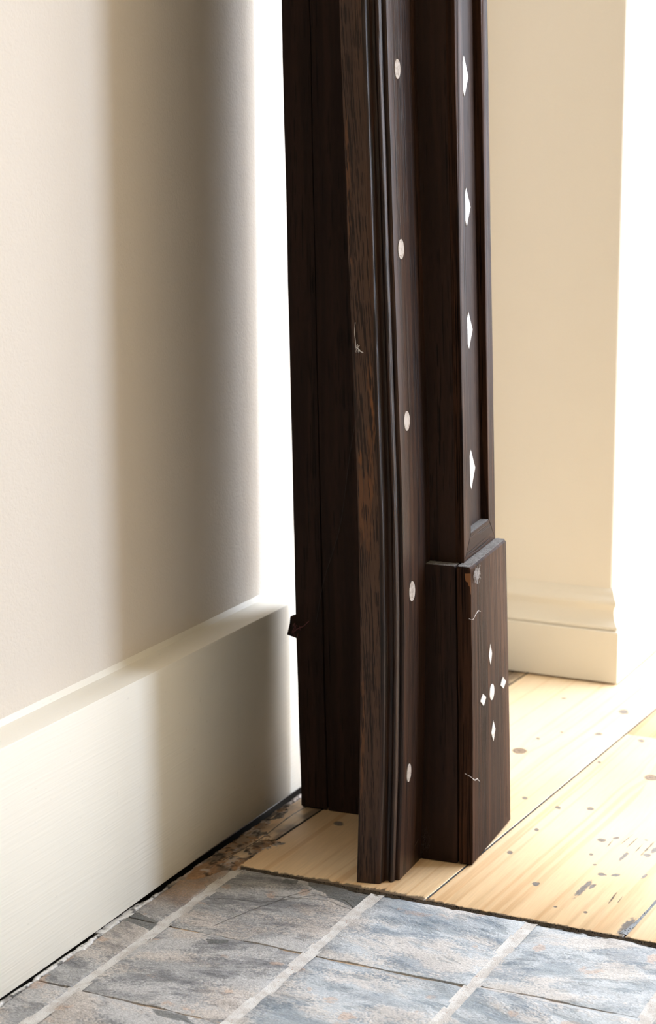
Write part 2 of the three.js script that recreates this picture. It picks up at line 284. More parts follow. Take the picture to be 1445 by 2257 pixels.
const pine = makeTex(1152, 1664, (u, v) => {
  const x = PX + u * PW, z = PZ - v * PL, along = -z - 2.15, xr = x - SK * along;
  let b = 0; while (b < 8 && xr > EDGES[b + 1]) b++;
  const seed = 400 + b * 31 + (b === 2 && z < -2.913 ? 7 : 0);
  // growth rings cut at a slant, pushed aside by the knots
  let q = xr * (1.05 + 0.12 * b) + 0.03 * fbm(x * 4 + b, along * 1.3, seed, 3) + 0.012 * Math.sin(along * 2.1 + b * 2);
  let near = 0, c0 = null;
  for (let n = 0; n < MARKS.length; n++) {
    const m = MARKS[n], dx = x - m.mx, dz = z - m.mz;
    if (dx > 0.12 || dx < -0.12 || dz > 0.12 || dz < -0.12) continue;
    const t = m.t, l = m.l, w = m.w, a = dx * m.ca - dz * m.sa, cc = dx * m.sa + dz * m.ca;
    if (t !== 'knot' && a * a + cc * cc > 0.0036) continue;
    if (t === 'knot') { const r = Math.hypot(dx, dz * 0.6); q += 0.012 * Math.exp(-r * r / 0.0009) * Math.sign(dx || 1); }
    const base = Math.hypot(a / l, cc / w); if (base > 1.82) continue;
    const rag = 0.5 * (fbm(x * 260, z * 120, 431, 3) - 0.5);
    const d = base + rag * (t === 'k' ? 0.8 : t === 'knot' ? 0.4 : 1.6);
    if (d < 1) { const s = sm(1, t === 's' ? 0.3 : t === 'knot' ? 0.6 : 0.6, d); if (s > near) { near = s; c0 = t; if (t === 'knot') c0 = d < 0.55 && d > 0.2 ? 'core' : 'knot'; } }
  }
  const line = sm(0.52, 0.8, fbm(q * 105 + b * 9, along * 0.5, seed + 2, 2)), fine = vnoise(x * 900, along * 40, seed + 3), tone = fbm(x * 5 + b * 3, along * 3, seed + 5, 3);
  let c = mix3([0.88, 0.67, 0.425], [0.83, 0.58, 0.33], sm(0.35, 0.7, tone));
  c = mix3(c, [0.66, 0.38, 0.17], line * (0.3 + 0.4 * fbm(x * 20, along * 4, seed + 7, 2)));
  c = c.map((t) => t * (0.95 + 0.1 * fine));
  let h = 0.7 - 0.12 * line;
  if (near > 0) { const dk = MARK_TONE[c0]; const g = vnoise(x * 500, z * 500, 439); const pale = (c0 === 'k' || c0 === 'd') ? sm(0.6, 1, near) * 0.3 : 0; c = mix3(c, mix3(dk, [0.36, 0.34, 0.33], pale).map((s) => s * (0.7 + 0.6 * g)), near * 0.92); h -= 0.25 * near; }
  // dark ragged fringe along the sawn end beside the slate, thicker under the pilaster
  const end = along - 0.008, fringe = (0.002 + 0.008 * sm(-0.86, -0.93, x) * sm(-1.16, -1.0, x)) * (0.3 + 2.2 * Math.pow(fbm(x * 300, along * 30, 443, 3), 2));
  if (end < fringe) { const s = sm(fringe, fringe * 0.4, end); c = mix3(c, [0.06, 0.045, 0.035], s * 0.85); h -= 0.15 * s; }
  // old varnish and grime on the board beside the skirting
  if (b === 0) { const st = sm(0.35, 0.7, fbm(x * 30, z * 18, 451, 4) + sm(-2.4, -2.22, z) * 0.3); c = mix3(c, [0.15, 0.11, 0.085], st * 0.8); if (Math.abs(xr + 1.21 - 0.003 * Math.sin(z * 30)) < 0.0008) c = [0.06, 0.045, 0.035]; }
  return [...c, h];
}, THREE.MirroredRepeatWrapping);
M.pine = new THREE.MeshPhysicalMaterial({ map: pine.map, bumpMap: pine.bump, bumpScale: 0.0006, roughness: 0.5 });
const dirtTex = makeTex(256, 256, (u, v) => { const a = vnoise(u * 60, v * 60, 501, 60, 60), b = fbm(u * 10, v * 10, 505, 3, 10, 10); const c = mix3([0.2, 0.21, 0.22], [0.34, 0.35, 0.36], b); return [...(a > 0.78 ? [0.03, 0.028, 0.028] : c), a > 0.78 ? 0.1 : 0.6]; });
M.filler = new THREE.MeshStandardMaterial({ map: dirtTex.map, bumpMap: dirtTex.bump, bumpScale: 0.001, roughness: 0.95 });
M.fillerDark = new THREE.MeshStandardMaterial({ color: new THREE.Color(0.26, 0.26, 0.265), map: dirtTex.map, roughness: 0.95 });
M.crumbs = new THREE.MeshStandardMaterial({ color: new THREE.Color(0.3, 0.22, 0.15), map: dirtTex.map, bumpMap: dirtTex.bump, bumpScale: 0.001, roughness: 1 });
M.mortar = new THREE.MeshStandardMaterial({ vertexColors: true, roughness: 0.95, bumpMap: groutTex.bump, bumpScale: 0.0008 });

// ---------------------------------------------------------------- room shell
const floor = struct(group('floor'));
mesh('subfloor', box(-1.44, XR + 0.14, -0.16, -0.028, ZF - 0.14, ZB + 0.14), M.subfloor, floor);
struct(mesh('wall_left', box(-1.44, XL, -0.03, YC, ZN - 0.3, ZB + 0.12, 0.25), M.wall));
{ // the projecting stub of wall that closes the corner, with a slightly rounded arris
  const g = prism(roundPoly(rect(-1.44, XN, ZF - 0.14, ZN), [0, 0, 0.005, 0], 4), -0.03, YC, { step: 3, chamfer: 0, size: [0.25, 0.25] });
  struct(mesh('wall_back', g, M.wallCream));
}
{
  const [, , a, b, x0, x1] = WINDOWS.find((q) => q[1] === 'roof'), c = (p, q, r, s) => box(p, q, YC, YC + 0.14, r, s);
  struct(mesh('ceiling', mergeGeometries([c(-1.44, XR + 0.14, b, ZB + 0.12), c(-1.44, XR + 0.14, ZF - 0.14, a), c(-1.44, x0, a, b), c(x1, XR + 0.14, a, b)]), M.ceiling));
}
struct(mesh('wall_front', box(XL, XR + 0.14, -0.03, YC, ZB, ZB + 0.12), M.ceiling));
function openWall(name, wall, w0, w1) {
  const ops = WINDOWS.filter((q) => q[1] === wall).sort((a, b) => a[2] - b[2]), gs = [];
  const add = (a, b, y0, y1) => gs.push(wall === 'right' ? box(XR, XR + 0.14, y0, y1, a, b) : box(a, b, y0, y1, ZF - 0.14, ZF));
  let at = w0;
  for (const [, , a, b, y0, y1] of ops) { add(at, a, -0.03, YC); add(a, b, -0.03, y0); add(a, b, y1, YC); at = b; }
  add(at, w1, -0.03, YC);
  struct(mesh(name, mergeGeometries(gs), M.ceiling));
}
openWall('wall_right', 'right', ZF - 0.14, ZB);
openWall('wall_far', 'far', XN, XR);
for (const [name, wall, a, b, y0, y1] of WINDOWS) {
  const w = struct(group(name)), put = (nm, s0, s1, t0, t1, d0, d1, m) => mesh(nm, wall === 'roof' ? box(t0, t1, YC + d0, YC + d1, s0, s1) : wall === 'right' ? box(XR + d0, XR + d1, t0, t1, s0, s1) : box(s0, s1, t0, t1, ZF - d1, ZF - d0), m, w);
  put('window_pane', a + 0.03, b - 0.03, y0 + 0.03, y1 - 0.03, 0.088, 0.094, M.pane);
  for (const s of [a, b - 0.03]) put('window_frame', s, s + 0.03, y0, y1, 0.055, 0.12, M.frame);
  for (const s of [y0, y1 - 0.03]) put('window_frame', a + 0.03, b - 0.03, s, s + 0.03, 0.055, 0.12, M.frame);
}
{ // tall skirting on the left wall: flat brushed face, sloping top, lifted a little off the floor
  const prof = [[0, 0.0052], [0.0395, 0.0052], [0.04, 0.006], [0.04, 0.2895], [0.0392, 0.2928], [0.036, 0.2943], [0.012, 0.2965], [0.004, 0.299], [0, 0.306]];
  const pos = [], uv = [], idx = [], z0 = ZN, z1 = ZB, n = 60; let per = 0; const P = [];
  prof.forEach((p, i) => { if (i) per += Math.hypot(p[0] - prof[i - 1][0], p[1] - prof[i - 1][1]); P.push(per); });
  for (let k = 0; k <= n; k++) {
    const z = mix(z1, z0, k / n);
    prof.forEach((p, i) => { const lift = i < 3 ? -0.0042 * sm(-2.2, -1.85, z) : 0, wob = lift + (i > 2 ? 0.0012 * (fbm(z * 6, i < 5 ? 1 : 3, 601, 2) - 0.5) : 0.0016 * (fbm(z * 14, 9, 607, 3) - 0.5) * (i < 2 ? 1 : 0.5)); pos.push(XL + p[0], p[1] + wob, z); uv.push(z / 0.5, P[i] / 0.5); });
  }
  const m = prof.length;
  for (let k = 0; k < n; k++) for (let i = 0; i < m - 1; i++) { const a = k * m + i, b = a + 1, c = a + m, d = c + 1; idx.push(a, c, d, a, d, b); }
  struct(mesh('baseboard_left', rawGeo(pos, uv, idx, 0.7), M.trim));
}
{ // moulded skirting round the stub of wall
  const prof = [[0, 0.1685], [0.0015, 0.167], [0.0035, 0.163], [0.0045, 0.157], [0.0075, 0.152], [0.0098, 0.147], [0.0105, 0.1425], [0.0095, 0.139], [0.007, 0.136], [0.0056, 0.131], [0.0058, 0.124], [0.0075, 0.116], [0.0105, 0.109], [0.0145, 0.104], [0.0155, 0.1015], [0.0152, 0.0985], [0.0128, 0.098], [0.0128, 0.0965], [0.0165, 0.0955], [0.018, 0.094], [0.018, 0.0035], [0, 0.0035]];
  const path = [[XL, ZN, 0, 1], [XN, ZN, 1, 1], [XN, ZF, 1, 0]], pos = [], uv = [], idx = [];
  for (let s = 0; s < 2; s++) {
    const st = pos.length / 3, nn = s ? [1, 0] : [0, 1];
    for (const [e, q] of [[0, path[s]], [1, path[s + 1]]]) for (const [d, y] of prof) { pos.push(q[0] + d * q[2], y, q[1] + d * q[3]); uv.push(e, y); }
    const m = prof.length; for (let i = 0; i < m - 1; i++) { const a = st + i, b = a + 1, c = a + m, d = c + 1; idx.push(a, b, d, a, d, c); }
    void nn;
  }
  struct(mesh('baseboard_back', rawGeo(pos, uv, idx, 0.5), M.trimCream));
}

// ---------------------------------------------------------------- slate tiles, joints, floorboards
function tileGeo(x0, x1, z0, z1, seed, fineGrid, ux, uz) {
  const nx = fineGrid ? 22 : 3, nz = fineGrid ? 22 : 3, pos = [], uv = [], idx = [], r = rng(seed), tip = [r() - 0.5, r() - 0.5];
  const W = nx + 3, ts = [0, 0, ...Array.from({ length: nx - 1 }, (_, i) => (i + 1) / nx), 1, 1];
  for (let j = 0; j < W; j++) for (let i = 0; i < W; i++) {
    const edge = i === 0 || j === 0 || i === W - 1 || j === W - 1, rim = i === 1 || j === 1 || i === W - 2 || j === W - 2;
    const wob = (q, s) => 0.0045 * (fbm(q * 55, s, seed, 3) - 0.5);
    let x = mix(x0, x1, ts[i]), z = mix(z0, z1, ts[j]);
    const zz = z, xx = x;
    if (i <= 1) x += wob(zz, 1.5); if (i >= W - 2) x += wob(zz, 5.5); if (j <= 1) z += wob(xx, 9.5) * 0.7; if (j >= W - 2) z += wob(xx, 13.5) * 0.7;
    const u = ts[i] - 0.5, v = ts[j] - 0.5;
    let y = -0.0012 + 0.0012 * (tip[0] * u + tip[1] * v) + 0.0022 * (fbm(x * 26, z * 40, seed + 5, 4) - 0.5);
    // cleft: the surface steps where a lamina has broken away
    y -= 0.0012 * sm(0.52, 0.545, fbm(x * 11 + seed, z * 15, seed + 7, 4));
    if (rim) y -= 0.0007; if (edge) y = -0.016;
    pos.push(x, y, z); uv.push((x + ux - SX) / SL, (SZ - z - uz) / SL);
  }
  for (let j = 0; j < W - 1; j++) for (let i = 0; i < W - 1; i++) { const a = j * W + i, b = a + 1, c = a + W, d = c + 1; idx.push(a, c, d, a, d, b); }
  return rawGeo(pos, uv, idx, 0.9);
}
const colX = [-1.2315]; for (let x = -1.18, k = 0; x < XR; k++) { colX.push(x); x += [0.203, 0.209, 0.206][Math.min(k, 2)]; } colX.push(XR - 0.004);
const rowZ = [-2.1515]; for (let z = -1.953; z < ZB; z += 0.2) rowZ.push(z); rowZ.push(ZB - 0.003);
const HG = 0.0066, HC = 0.0019;                             // half widths of the wide and the narrow joints
for (let i = 0; i < colX.length - 1; i++) for (let j = 0; j < rowZ.length - 1; j++) {
  const x0 = colX[i] + (i ? HG : 0), x1 = colX[i + 1] - HG, z1 = rowZ[j + 1] - HC, z0 = rowZ[j] + (j ? HC : 0);
  if (x1 - x0 < 0.02 || z1 - z0 < 0.02) continue;
  const dz = i === 3 ? -0.008 * (j > 0) : 0, seen = x1 < -0.3 && z0 < -1.5;
  mesh('slate_tile', tileGeo(x0, x1, z0 + dz, z1 - (i === 3 ? 0.008 : 0), 700 + i * 40 + j, seen, i > 4 ? colX[2 + ((i - 2) % 3)] - colX[i] : 0, j > 2 ? rowZ[1 + ((j - 1) % 2)] - rowZ[j] : 0), M.slate, floor);
}
function lumpyStrip(x0, x1, z0, z1, y, seed, m, name) {      // hand-pointed joint: a shallow bed with an uneven, slightly dished surface
  const long = z1 - z0 > x1 - x0, n = 90, w = 5, pos = [], uv = [], idx = [];
  for (let k = 0; k <= n; k++) for (let i = 0; i <= w; i++) {
    const t = k / n, s = i / w, x = long ? mix(x0, x1, s) : mix(x0, x1, t), z = long ? mix(z0, z1, t) : mix(z0, z1, s);
    pos.push(x, y + 0.0016 * (fbm(x * 130, z * 130, seed, 3) - 0.5) - 0.0009 * Math.sin(s * Math.PI), z); uv.push(x / 0.15, z / 0.15);
  }
  for (let k = 0; k < n; k++) for (let i = 0; i < w; i++) { const a = k * (w + 1) + i, b = a + 1, c = a + w + 1, d = c + 1; if (long) idx.push(a, c, d, a, d, b); else idx.push(a, b, d, a, d, c); }
  mesh(name, rawGeo(pos, uv, idx, 1.2), m, floor);
}
for (let i = 1; i < colX.length - 1; i++) lumpyStrip(colX[i] - HG - 0.003, colX[i] + HG + 0.003, -2.153, i < 6 ? -1.2 : ZB, -0.002, 811 + i, M.grout, 'grout_line');
for (let i = 1; i < 6; i++) lumpyStrip(colX[i] - HG - 0.003, colX[i] + HG + 0.003, -1.2, ZB, -0.002, 831 + i, M.grout, 'grout_line');
for (let j = 1; j < rowZ.length - 1; j++) lumpyStrip(-1.235, XR, rowZ[j] - 0.013, rowZ[j] + 0.005, -0.0034, 851 + j, M.groutBrown, 'grout_line');

function boardGeo(e0, e1, zn, zf, ux) {
  const gap = 0.001, nx = 40, pos = [], uv = [], idx = [], zs = [zn, zn - 0.0015, zn - 0.2, mix(zn, zf, 0.5), zf];
  const xs = [[0, -0.02], [0, -0.0012], ...Array.from({ length: nx + 1 }, (_, i) => [i / nx, 0]), [1, -0.0012], [1, -0.02]];
  const row = (z, j) => { for (let i = 0; i < xs.length; i++) {
    const [t, dy] = xs[i], off = -z - 2.156, end = j === 0 || j === 1, a = e0 + gap + SK * off, b = e1 - gap + SK * off;
    let x = i < 2 ? a : i > xs.length - 3 ? b : mix(a + 0.0012, b - 0.0012, t), zz = z;
    if (end && zn > -2.2) zz -= 0.005 * fbm(x * 60, 1, 901, 4) - 0.002;
    pos.push(x, j === 0 ? Math.min(dy, -0.001) : dy, zz); uv.push((x + ux - PX) / PW, (PZ - zz) / PL);
  } };
  zs.forEach(row);
  const W = xs.length;
  for (let j = 0; j < zs.length - 1; j++) for (let i = 0; i < W - 1; i++) { const a = j * W + i, b = a + 1, c = a + W, d = c + 1; idx.push(a, b, d, a, d, c); }
  // sawn end face
  const s = pos.length / 3; for (let i = 0; i < W; i++) { const z = pos[i * 3 + 2]; pos.push(pos[i * 3], -0.02, z); uv.push(uv[i * 2], uv[i * 2 + 1]); }
  for (let i = 0; i < W - 1; i++) idx.push(i, s + i, s + i + 1, i, s + i + 1, i + 1);
  return rawGeo(pos, uv, idx, 0.6);
}
for (let b = 0; b < EDGES.length - 1; b++) {
  const cuts = b === 2 ? [-2.158, -2.912, ZF] : b === 5 ? [-2.158, -3.4, ZF] : [-2.158, ZF];
  for (let k = 0; k < cuts.length - 1; k++) mesh('floorboard', boardGeo(EDGES[b], EDGES[b + 1], cuts[k] - (k ? 0.002 : 0), cuts[k + 1] + 0.001, b > 3 ? EDGES[1 + (b % 2)] - EDGES[b] : 0), M.pine, floor);
}
function dirtRibbon(at, z0, z1, w, n, m, seed) {              // packed dirt lying in an open joint that runs away from the camera
  const pos = [], uv = [], idx = [];
  for (let k = 0; k <= n; k++) for (let i = 0; i <= 4; i++) {
    const z = mix(z0, z1, k / n), [hw, shift] = w(z), c = at + SK * (-z - 2.156) + shift;
    pos.push(c + (i / 4 - 0.5) * 2 * hw, (hw > 0.0022 ? 0.0004 : -0.0003) - (hw > 0.0022 ? 0.0016 : 0) * (i === 0 || i === 4) + 0.0006 * (vnoise(z * 300, i, seed) - 0.5), z); uv.push(i * 0.03, z / 0.06);
  }
  for (let k = 0; k < n; k++) for (let i = 0; i < 4; i++) { const a = k * 5 + i, b = a + 1, c = a + 5, d = c + 1; idx.push(a, b, d, a, d, c); }
  mesh('joint_filler', rawGeo(pos, uv, idx, 1.0), m, floor);
}
dirtRibbon(EDGES[3], -2.165, -3.4, (z) => { const hw = 0.0028 + 0.0065 * sm(-2.21, -2.17, z) * fbm(z * 60, 1, 921, 2) + 0.001 * (fbm(z * 80, 3, 923, 2) - 0.5); return [hw, 0.0028 - hw]; }, 120, M.filler, 925);
dirtRibbon(EDGES[2], -2.165, -3.3, () => [0.0011, 0], 120, M.fillerDark, 927);
dirtRibbon(EDGES[1], -2.24, -3.3, () => [0.0017, 0], 60, M.subfloor, 929);
{ // dark crumbs packed between the slate and the sawn ends of the boards
  const pos = [], uv = [], idx = [], n = 420;
  for (let k = 0; k <= n; k++) for (let i = 0; i <= 4; i++) {
    const x = mix(-1.19, 0.6, k / n), t = i / 4, e0 = -2.1495 + 0.003 * (fbm(x * 120, 2, 971, 3) - 0.5), e1 = -2.1572 + 0.0022 * (fbm(x * 150, 7, 977, 3) - 0.5), lip = i === 4 ? 0.0018 : 0;
    pos.push(x, -0.0026 + lip - 0.0022 * Math.sin(t * Math.PI) + 0.0016 * (vnoise(x * 400, i * 3, 973) - 0.5), mix(e0, e1, t)); uv.push(x / 0.08, t * 0.2);
  }
  for (let k = 0; k < n; k++) for (let i = 0; i < 4; i++) { const a = k * 5 + i, b = a + 1, c = a + 5, d = c + 1; idx.push(a, b, d, a, d, c); }
  mesh('joint_filler', rawGeo(pos, uv, idx, 1.0), M.crumbs, floor);
}
{ // crumbling mortar, plaster and old adhesive along the skirting
  const pos = [], uv = [], idx = [], col = [], nx = 44, nz = 520, x0 = -1.2425, x1 = -1.168, z0 = -1.45, z1 = -2.62;
  for (let k = 0; k <= nz; k++) for (let i = 0; i <= nx; i++) {
    const x = mix(x0, x1, i / nx), z = mix(z0, z1, k / nz), d = x - x0;
    const big = fbm(x * 45, z * 30, 941, 4), small = fbm(x * 180, z * 150, 947, 3);
    let w = 0.0095 + 0.012 * (fbm(z * 45, 2, 951, 4) - 0.35) + 0.052 * sm(-2.06, -2.17, z) * sm(-2.3, -2.235, z) + 0.016 * sm(-2.2, -2.26, z) * sm(-2.46, -2.36, z);
    w += 0.014 * (big - 0.5);
    const on = sm(w, w - 0.004, d), gap = sm(0.0038, 0.0026, d + 0.005 * (fbm(z * 75, 5, 953, 4) - 0.5) - 0.0045 * sm(-1.95, -2.2, z)) * Math.max(sm(0.36, 0.46, fbm(z * 22, 8, 979, 3)), sm(-1.98, -2.05, z));
    const corner = sm(-1.98, -2.1, z);
    const y = (on < 0.02 ? -0.03 : mix(-0.0035, mix(-0.0012, -0.0002, corner) + mix(0.0005, 0.0026, corner) * (small - 0.4) + mix(0.0004, 0.0012, corner) * (big - 0.5), on)) - mix(0.005, 0.014, sm(-1.95, -2.1, z)) * gap;
    const plaster = sm(0.5, 0.58, fbm(x * 70 + 3, z * 40, 957, 3) + 0.25 * sm(0.016, 0.006, d));
    let c = mix3(mix3([0.32, 0.3, 0.28], [0.34, 0.2, 0.11], corner), [0.74, 0.72, 0.69], plaster * mix(1, 0.45, corner));
    c = mix3(c, mix3([0.07, 0.06, 0.055], [0.13, 0.11, 0.085], small), 0.75 * sm(0.46, 0.62, fbm(x * 40 + 9, z * 36, 961, 4)) * corner);
    c = mix3(c, [0.014, 0.012, 0.01], Math.max(gap, sm(0.6, 0.68, small) * 0.8)); c = c.map((q) => q * (0.8 + 0.4 * vnoise(x * 700, z * 700, 967)));
    pos.push(x, y, z); uv.push(x / 0.15, z / 0.15); col.push(...c);
  }
  for (let k = 0; k < nz; k++) for (let i = 0; i < nx; i++) { const a = k * (nx + 1) + i, b = a + 1, c = a + nx + 1, d = c + 1; idx.push(a, b, d, a, d, c); }
  const g = new THREE.BufferGeometry();
  g.setAttribute('position', new THREE.Float32BufferAttribute(pos, 3)); g.setAttribute('uv', new THREE.Float32BufferAttribute(uv, 2)); g.setAttribute('color', new THREE.Float32BufferAttribute(col, 3)); g.setIndex(idx); g.computeVertexNormals();
  mesh('mortar', g, M.mortar, floor);
}

// ---------------------------------------------------------------- the leaning dark oak pilaster
// own axes: x towards the decorated face, -z away from the camera, origin at the near front corner of the plinth
const pil = group('wooden_pilaster');
pil.position.set(-0.899, 0, -2.2855); pil.rotation.y = 0.07;
tag(pil, 'tall dark oak pilaster with pale bone inlays, leaning towards the cream wall', 'pilaster');
const TOP = 2.06;
const leanP = table([[0, 0], [0.2, -0.0025], [0.41, -0.007], [0.56, -0.0105], [0.7, -0.0145], [0.9, -0.0205], [1.12, -0.0268], [2.1, -0.05]]);
const leanC = table([[0, 0], [0.07, 0.002], [0.16, 0.0045], [0.33, 0.0055], [0.5, 0.0025], [0.6, -0.0012], [0.7, -0.005], [0.9, -0.0125], [1.12, -0.02], [2.1, -0.045]]);
const leanB = table([[0, 0], [0.3, -0.0065], [0.6, -0.0112], [0.9, -0.016], [1.135, -0.0195], [2.1, -0.036]]);
const twist = table([[0, 0.002], [0.41, 0.034], [1, 0.036], [2.1, 0.036]]);
const rough = (x, y, z, s, a) => a * (fbm(y * 18 + x * 40, z * 40, s, 3) - 0.5);
const bendP = (x, y, z) => [x + leanP(y) + twist(y) * z + rough(x, y, z, 1001, 0.0008), y, z + rough(z, y, x, 1003, 0.0008)];
const bendC = (x, y, z) => [x + leanC(y) + rough(x, y, z, 1005, 0.0007), y, z + rough(z, y, x, 1007, 0.001)];
const bendB = (x, y, z) => [x + leanB(y) + rough(x, y, z, 1009, 0.0014), y, z + rough(z, y, x, 1011, 0.0008)];

// back boards, set back behind the casing
const back = mesh('back_board', prism(roundPoly(rect(-0.2998, -0.2590, -0.1705, -0.1255), 0.002, 2), 0.0008, TOP, { step: 0.03, bend: bendB, chamfer: 0.003, uvo: [0.1, 0] }), M.oakDark, pil);
mesh('back_board', prism(roundPoly(rect(-0.2572, -0.1, -0.169, -0.1262), 0.0012, 2), 0, TOP, { step: 0.03, bend: (x, y, z) => { const q = bendB(x, y, z); if (x < -0.25) q[0] -= 0.0014 * sm(0.25, 0.7, y); return q; }, chamfer: 0.002, uvo: [0.55, 0.3] }), M.oakDark, pil);
{ // torn stub standing out from the edge of the back board
  const s = new THREE.Shape([[-0.2985, 0.304], [-0.3015, 0.2935], [-0.306, 0.287], [-0.3145, 0.2835], [-0.3155, 0.274], [-0.3195, 0.2575], [-0.3045, 0.2532], [-0.2985, 0.252]].map((p) => new THREE.Vector2(...p)));
  const g = new THREE.ExtrudeGeometry(s, { depth: 0.008, bevelEnabled: true, bevelSize: 0.0007, bevelThickness: 0.0007, bevelSegments: 1 }); g.translate(0.0, 0, -0.136);
  mesh('torn_stub', g, M.oakDark, back).userData.label = 'torn splinter of wood standing out from the board edge';
}
// casing board: near edge, two beads and a quirk, then the broad face with the bone discs
{
  const arc = (cx, cz, r, a0, a1, n) => Array.from({ length: n + 1 }, (_, k) => { const a = mix(a0, a1, k / n) * Math.PI / 180; return [cx + r * Math.cos(a), cz + r * Math.sin(a)]; });
  const edge = [[-0.1246, 0.104], [-0.0985, 0.1005]];
  const mould = [...arc(-0.0982, 0.0960, 0.0042, 85, -20, 6), [-0.0925, 0.0905], ...arc(-0.0888, 0.0885, 0.0034, 200, 280, 3).map(([x, z]) => [x, z]), [-0.0858, 0.0868],
    ...arc(-0.0835, 0.0868, 0.0027, 150, -30, 6), [-0.0803, 0.0835], [-0.0803, 0.0795], [-0.0772, 0.0795]];
  const face = [[-0.0752, 0.0782], [-0.0745, 0.03], [-0.0735, -0.02], [-0.0735, -0.2], [-0.1, -0.2], [-0.1246, -0.2]];
  const all = [...edge, ...mould, ...face];
  const full = prism(all, 0, TOP, { step: 0.03, bend: bendC, chamfer: 0.0006, size: [0.4, 0.8], crease: 0.5 });
  mesh('casing_board', full, M.oakWaxed, pil);
  // the sawn near edge, a strip of coarse raw grain glued on the board
  const strip = prism(roundPoly([[-0.1252, 0.1046], [-0.0990, 0.1012], [-0.0990, 0.096], [-0.1252, 0.096]], [0.0008, 0.0006, 0, 0], 2), 0.0004, TOP, { step: 0.02, bend: bendC, chamfer: 0.0008, size: [0.2, 1.6], uvo: [-0.0092, 0], crease: 0.6 });
  mesh('casing_edge', strip, M.oakEdge, pil);
  for (const [y, z, r, t] of [[1.04, 0.0474, 0.0118, 0.3], [0.822, 0.0545, 0.0122, 1.2], [0.607, 0.0535, 0.0122, 2.0], [0.385, 0.0492, 0.0128, 0.8], [0.142, 0.0562, 0.0122, 2.6]]) {
    const n = 28, pts = Array.from({ length: n }, (_, k) => { const a = k / n * 2 * Math.PI, q = r * (0.95 + 0.1 * fbm(Math.cos(a) * 1.5 + t * 9, Math.sin(a) * 1.5, 1021, 2)); return [q * Math.cos(a) * (y < 0.2 ? 0.62 : 0.8), q * Math.sin(a)]; });
    mesh('bone_disc', inlay(pts, z, y, (zz) => -0.0751 + (0.078 - zz) * 0.016, leanC, 0), M.boneOld, pil);
  }
}
// a thin plate let into a face that looks along +x; pts = [[dz, dy], ...]
function inlay(pts, z, y, faceX, lean, tw) {
  const s = new THREE.Shape(pts.map((p) => new THREE.Vector2(-p[0], p[1])));
  const g = new THREE.ExtrudeGeometry(s, { depth: 0.0014, bevelEnabled: true, bevelSize: 0.0002, bevelThickness: 0.0002, bevelSegments: 1, curveSegments: 8 });
  const P = g.attributes.position, U = g.attributes.uv;
  for (let i = 0; i < P.count; i++) {
    const a = P.getX(i), b = P.getY(i), d = P.getZ(i), zz = z - a, yy = y + b;
    U.setXY(i, a / 0.05 + y * 3, b / 0.05 + z * 7);
    P.setXYZ(i, faceX(zz) + lean(yy) + (tw ? twist(yy) * zz : 0) + d - 0.0008, yy, zz);
  }
  g.computeVertexNormals(); return g;
}
// plinth: block and applied front board, both standing on the floor
const YP = 0.41;
const plinth = mesh('plinth_block', prism(roundPoly(rect(-0.08, -0.0215, -0.181, -0.0025), [0, 0, 0.001, 0.001], 2), 0.001, YP - 0.0005, { bend: bendP, uvo: [0.35, 0.1], chamfer: 0.001 }), M.oakDark, pil);
const plate = mesh('plinth_face', prism(roundPoly(rect(-0.0195, 0, -0.182, -0.002), [0.002, 0.003, 0.0018, 0.001], 3), 0.0006, YP, { step: 0.02, bend: bendP, uvo: [0.2, 0.45], chamfer: 0.003 }), M.oakFace, pil);
{
  const dia = (hz, hy) => [[hz, 0], [0, hy], [-hz, 0], [0, -hy]], fx = () => 0.0001;
  for (const [y, z, hz, hy] of [[0.2704, -0.0885, 0.0074, 0.0145], [0.16, -0.098, 0.0095, 0.0145]]) mesh('diamond_inlay', inlay(dia(hz, hy), z, y, fx, leanP, 1), M.bone, plate);
  for (const [y, z, sk] of [[0.2135, -0.150, -0.001], [0.2174, -0.0515, 0.001]]) mesh('square_inlay', inlay([[0.0135, 0.001 + sk], [0.001, 0.0085], [-0.0135, -0.001 + sk], [-0.001, -0.0085]], z, y, fx, leanP, 1), M.bone, plate);
  mesh('bone_disc', inlay(Array.from({ length: 24 }, (_, k) => [0.0108 * Math.cos(k / 12 * Math.PI), 0.0108 * Math.sin(k / 12 * Math.PI)]), -0.0935, 0.2163, fx, leanP, 1), M.bone, plate);
  // bare chip at the top near corner
  const s = new THREE.Shape([[-0.0082, 0.4015], [-0.0006, 0.4022], [-0.0004, 0.374], [-0.001, 0.38], [-0.0018, 0.385], [-0.0034, 0.3862], [-0.0042, 0.3905], [-0.0068, 0.391], [-0.0078, 0.3945]].map((p) => new THREE.Vector2(...p)));
  const g = new THREE.ExtrudeGeometry(s, { depth: 0.0005, bevelEnabled: false }), P = g.attributes.position;
  for (let i = 0; i < P.count; i++) { const y = P.getY(i); P.setXYZ(i, P.getX(i) + leanP(y), y, -0.0022 + P.getZ(i)); }
  mesh('bare_chip', g, M.bareOak, plate).userData.label = 'orange chip of bare wood at the top corner';
}
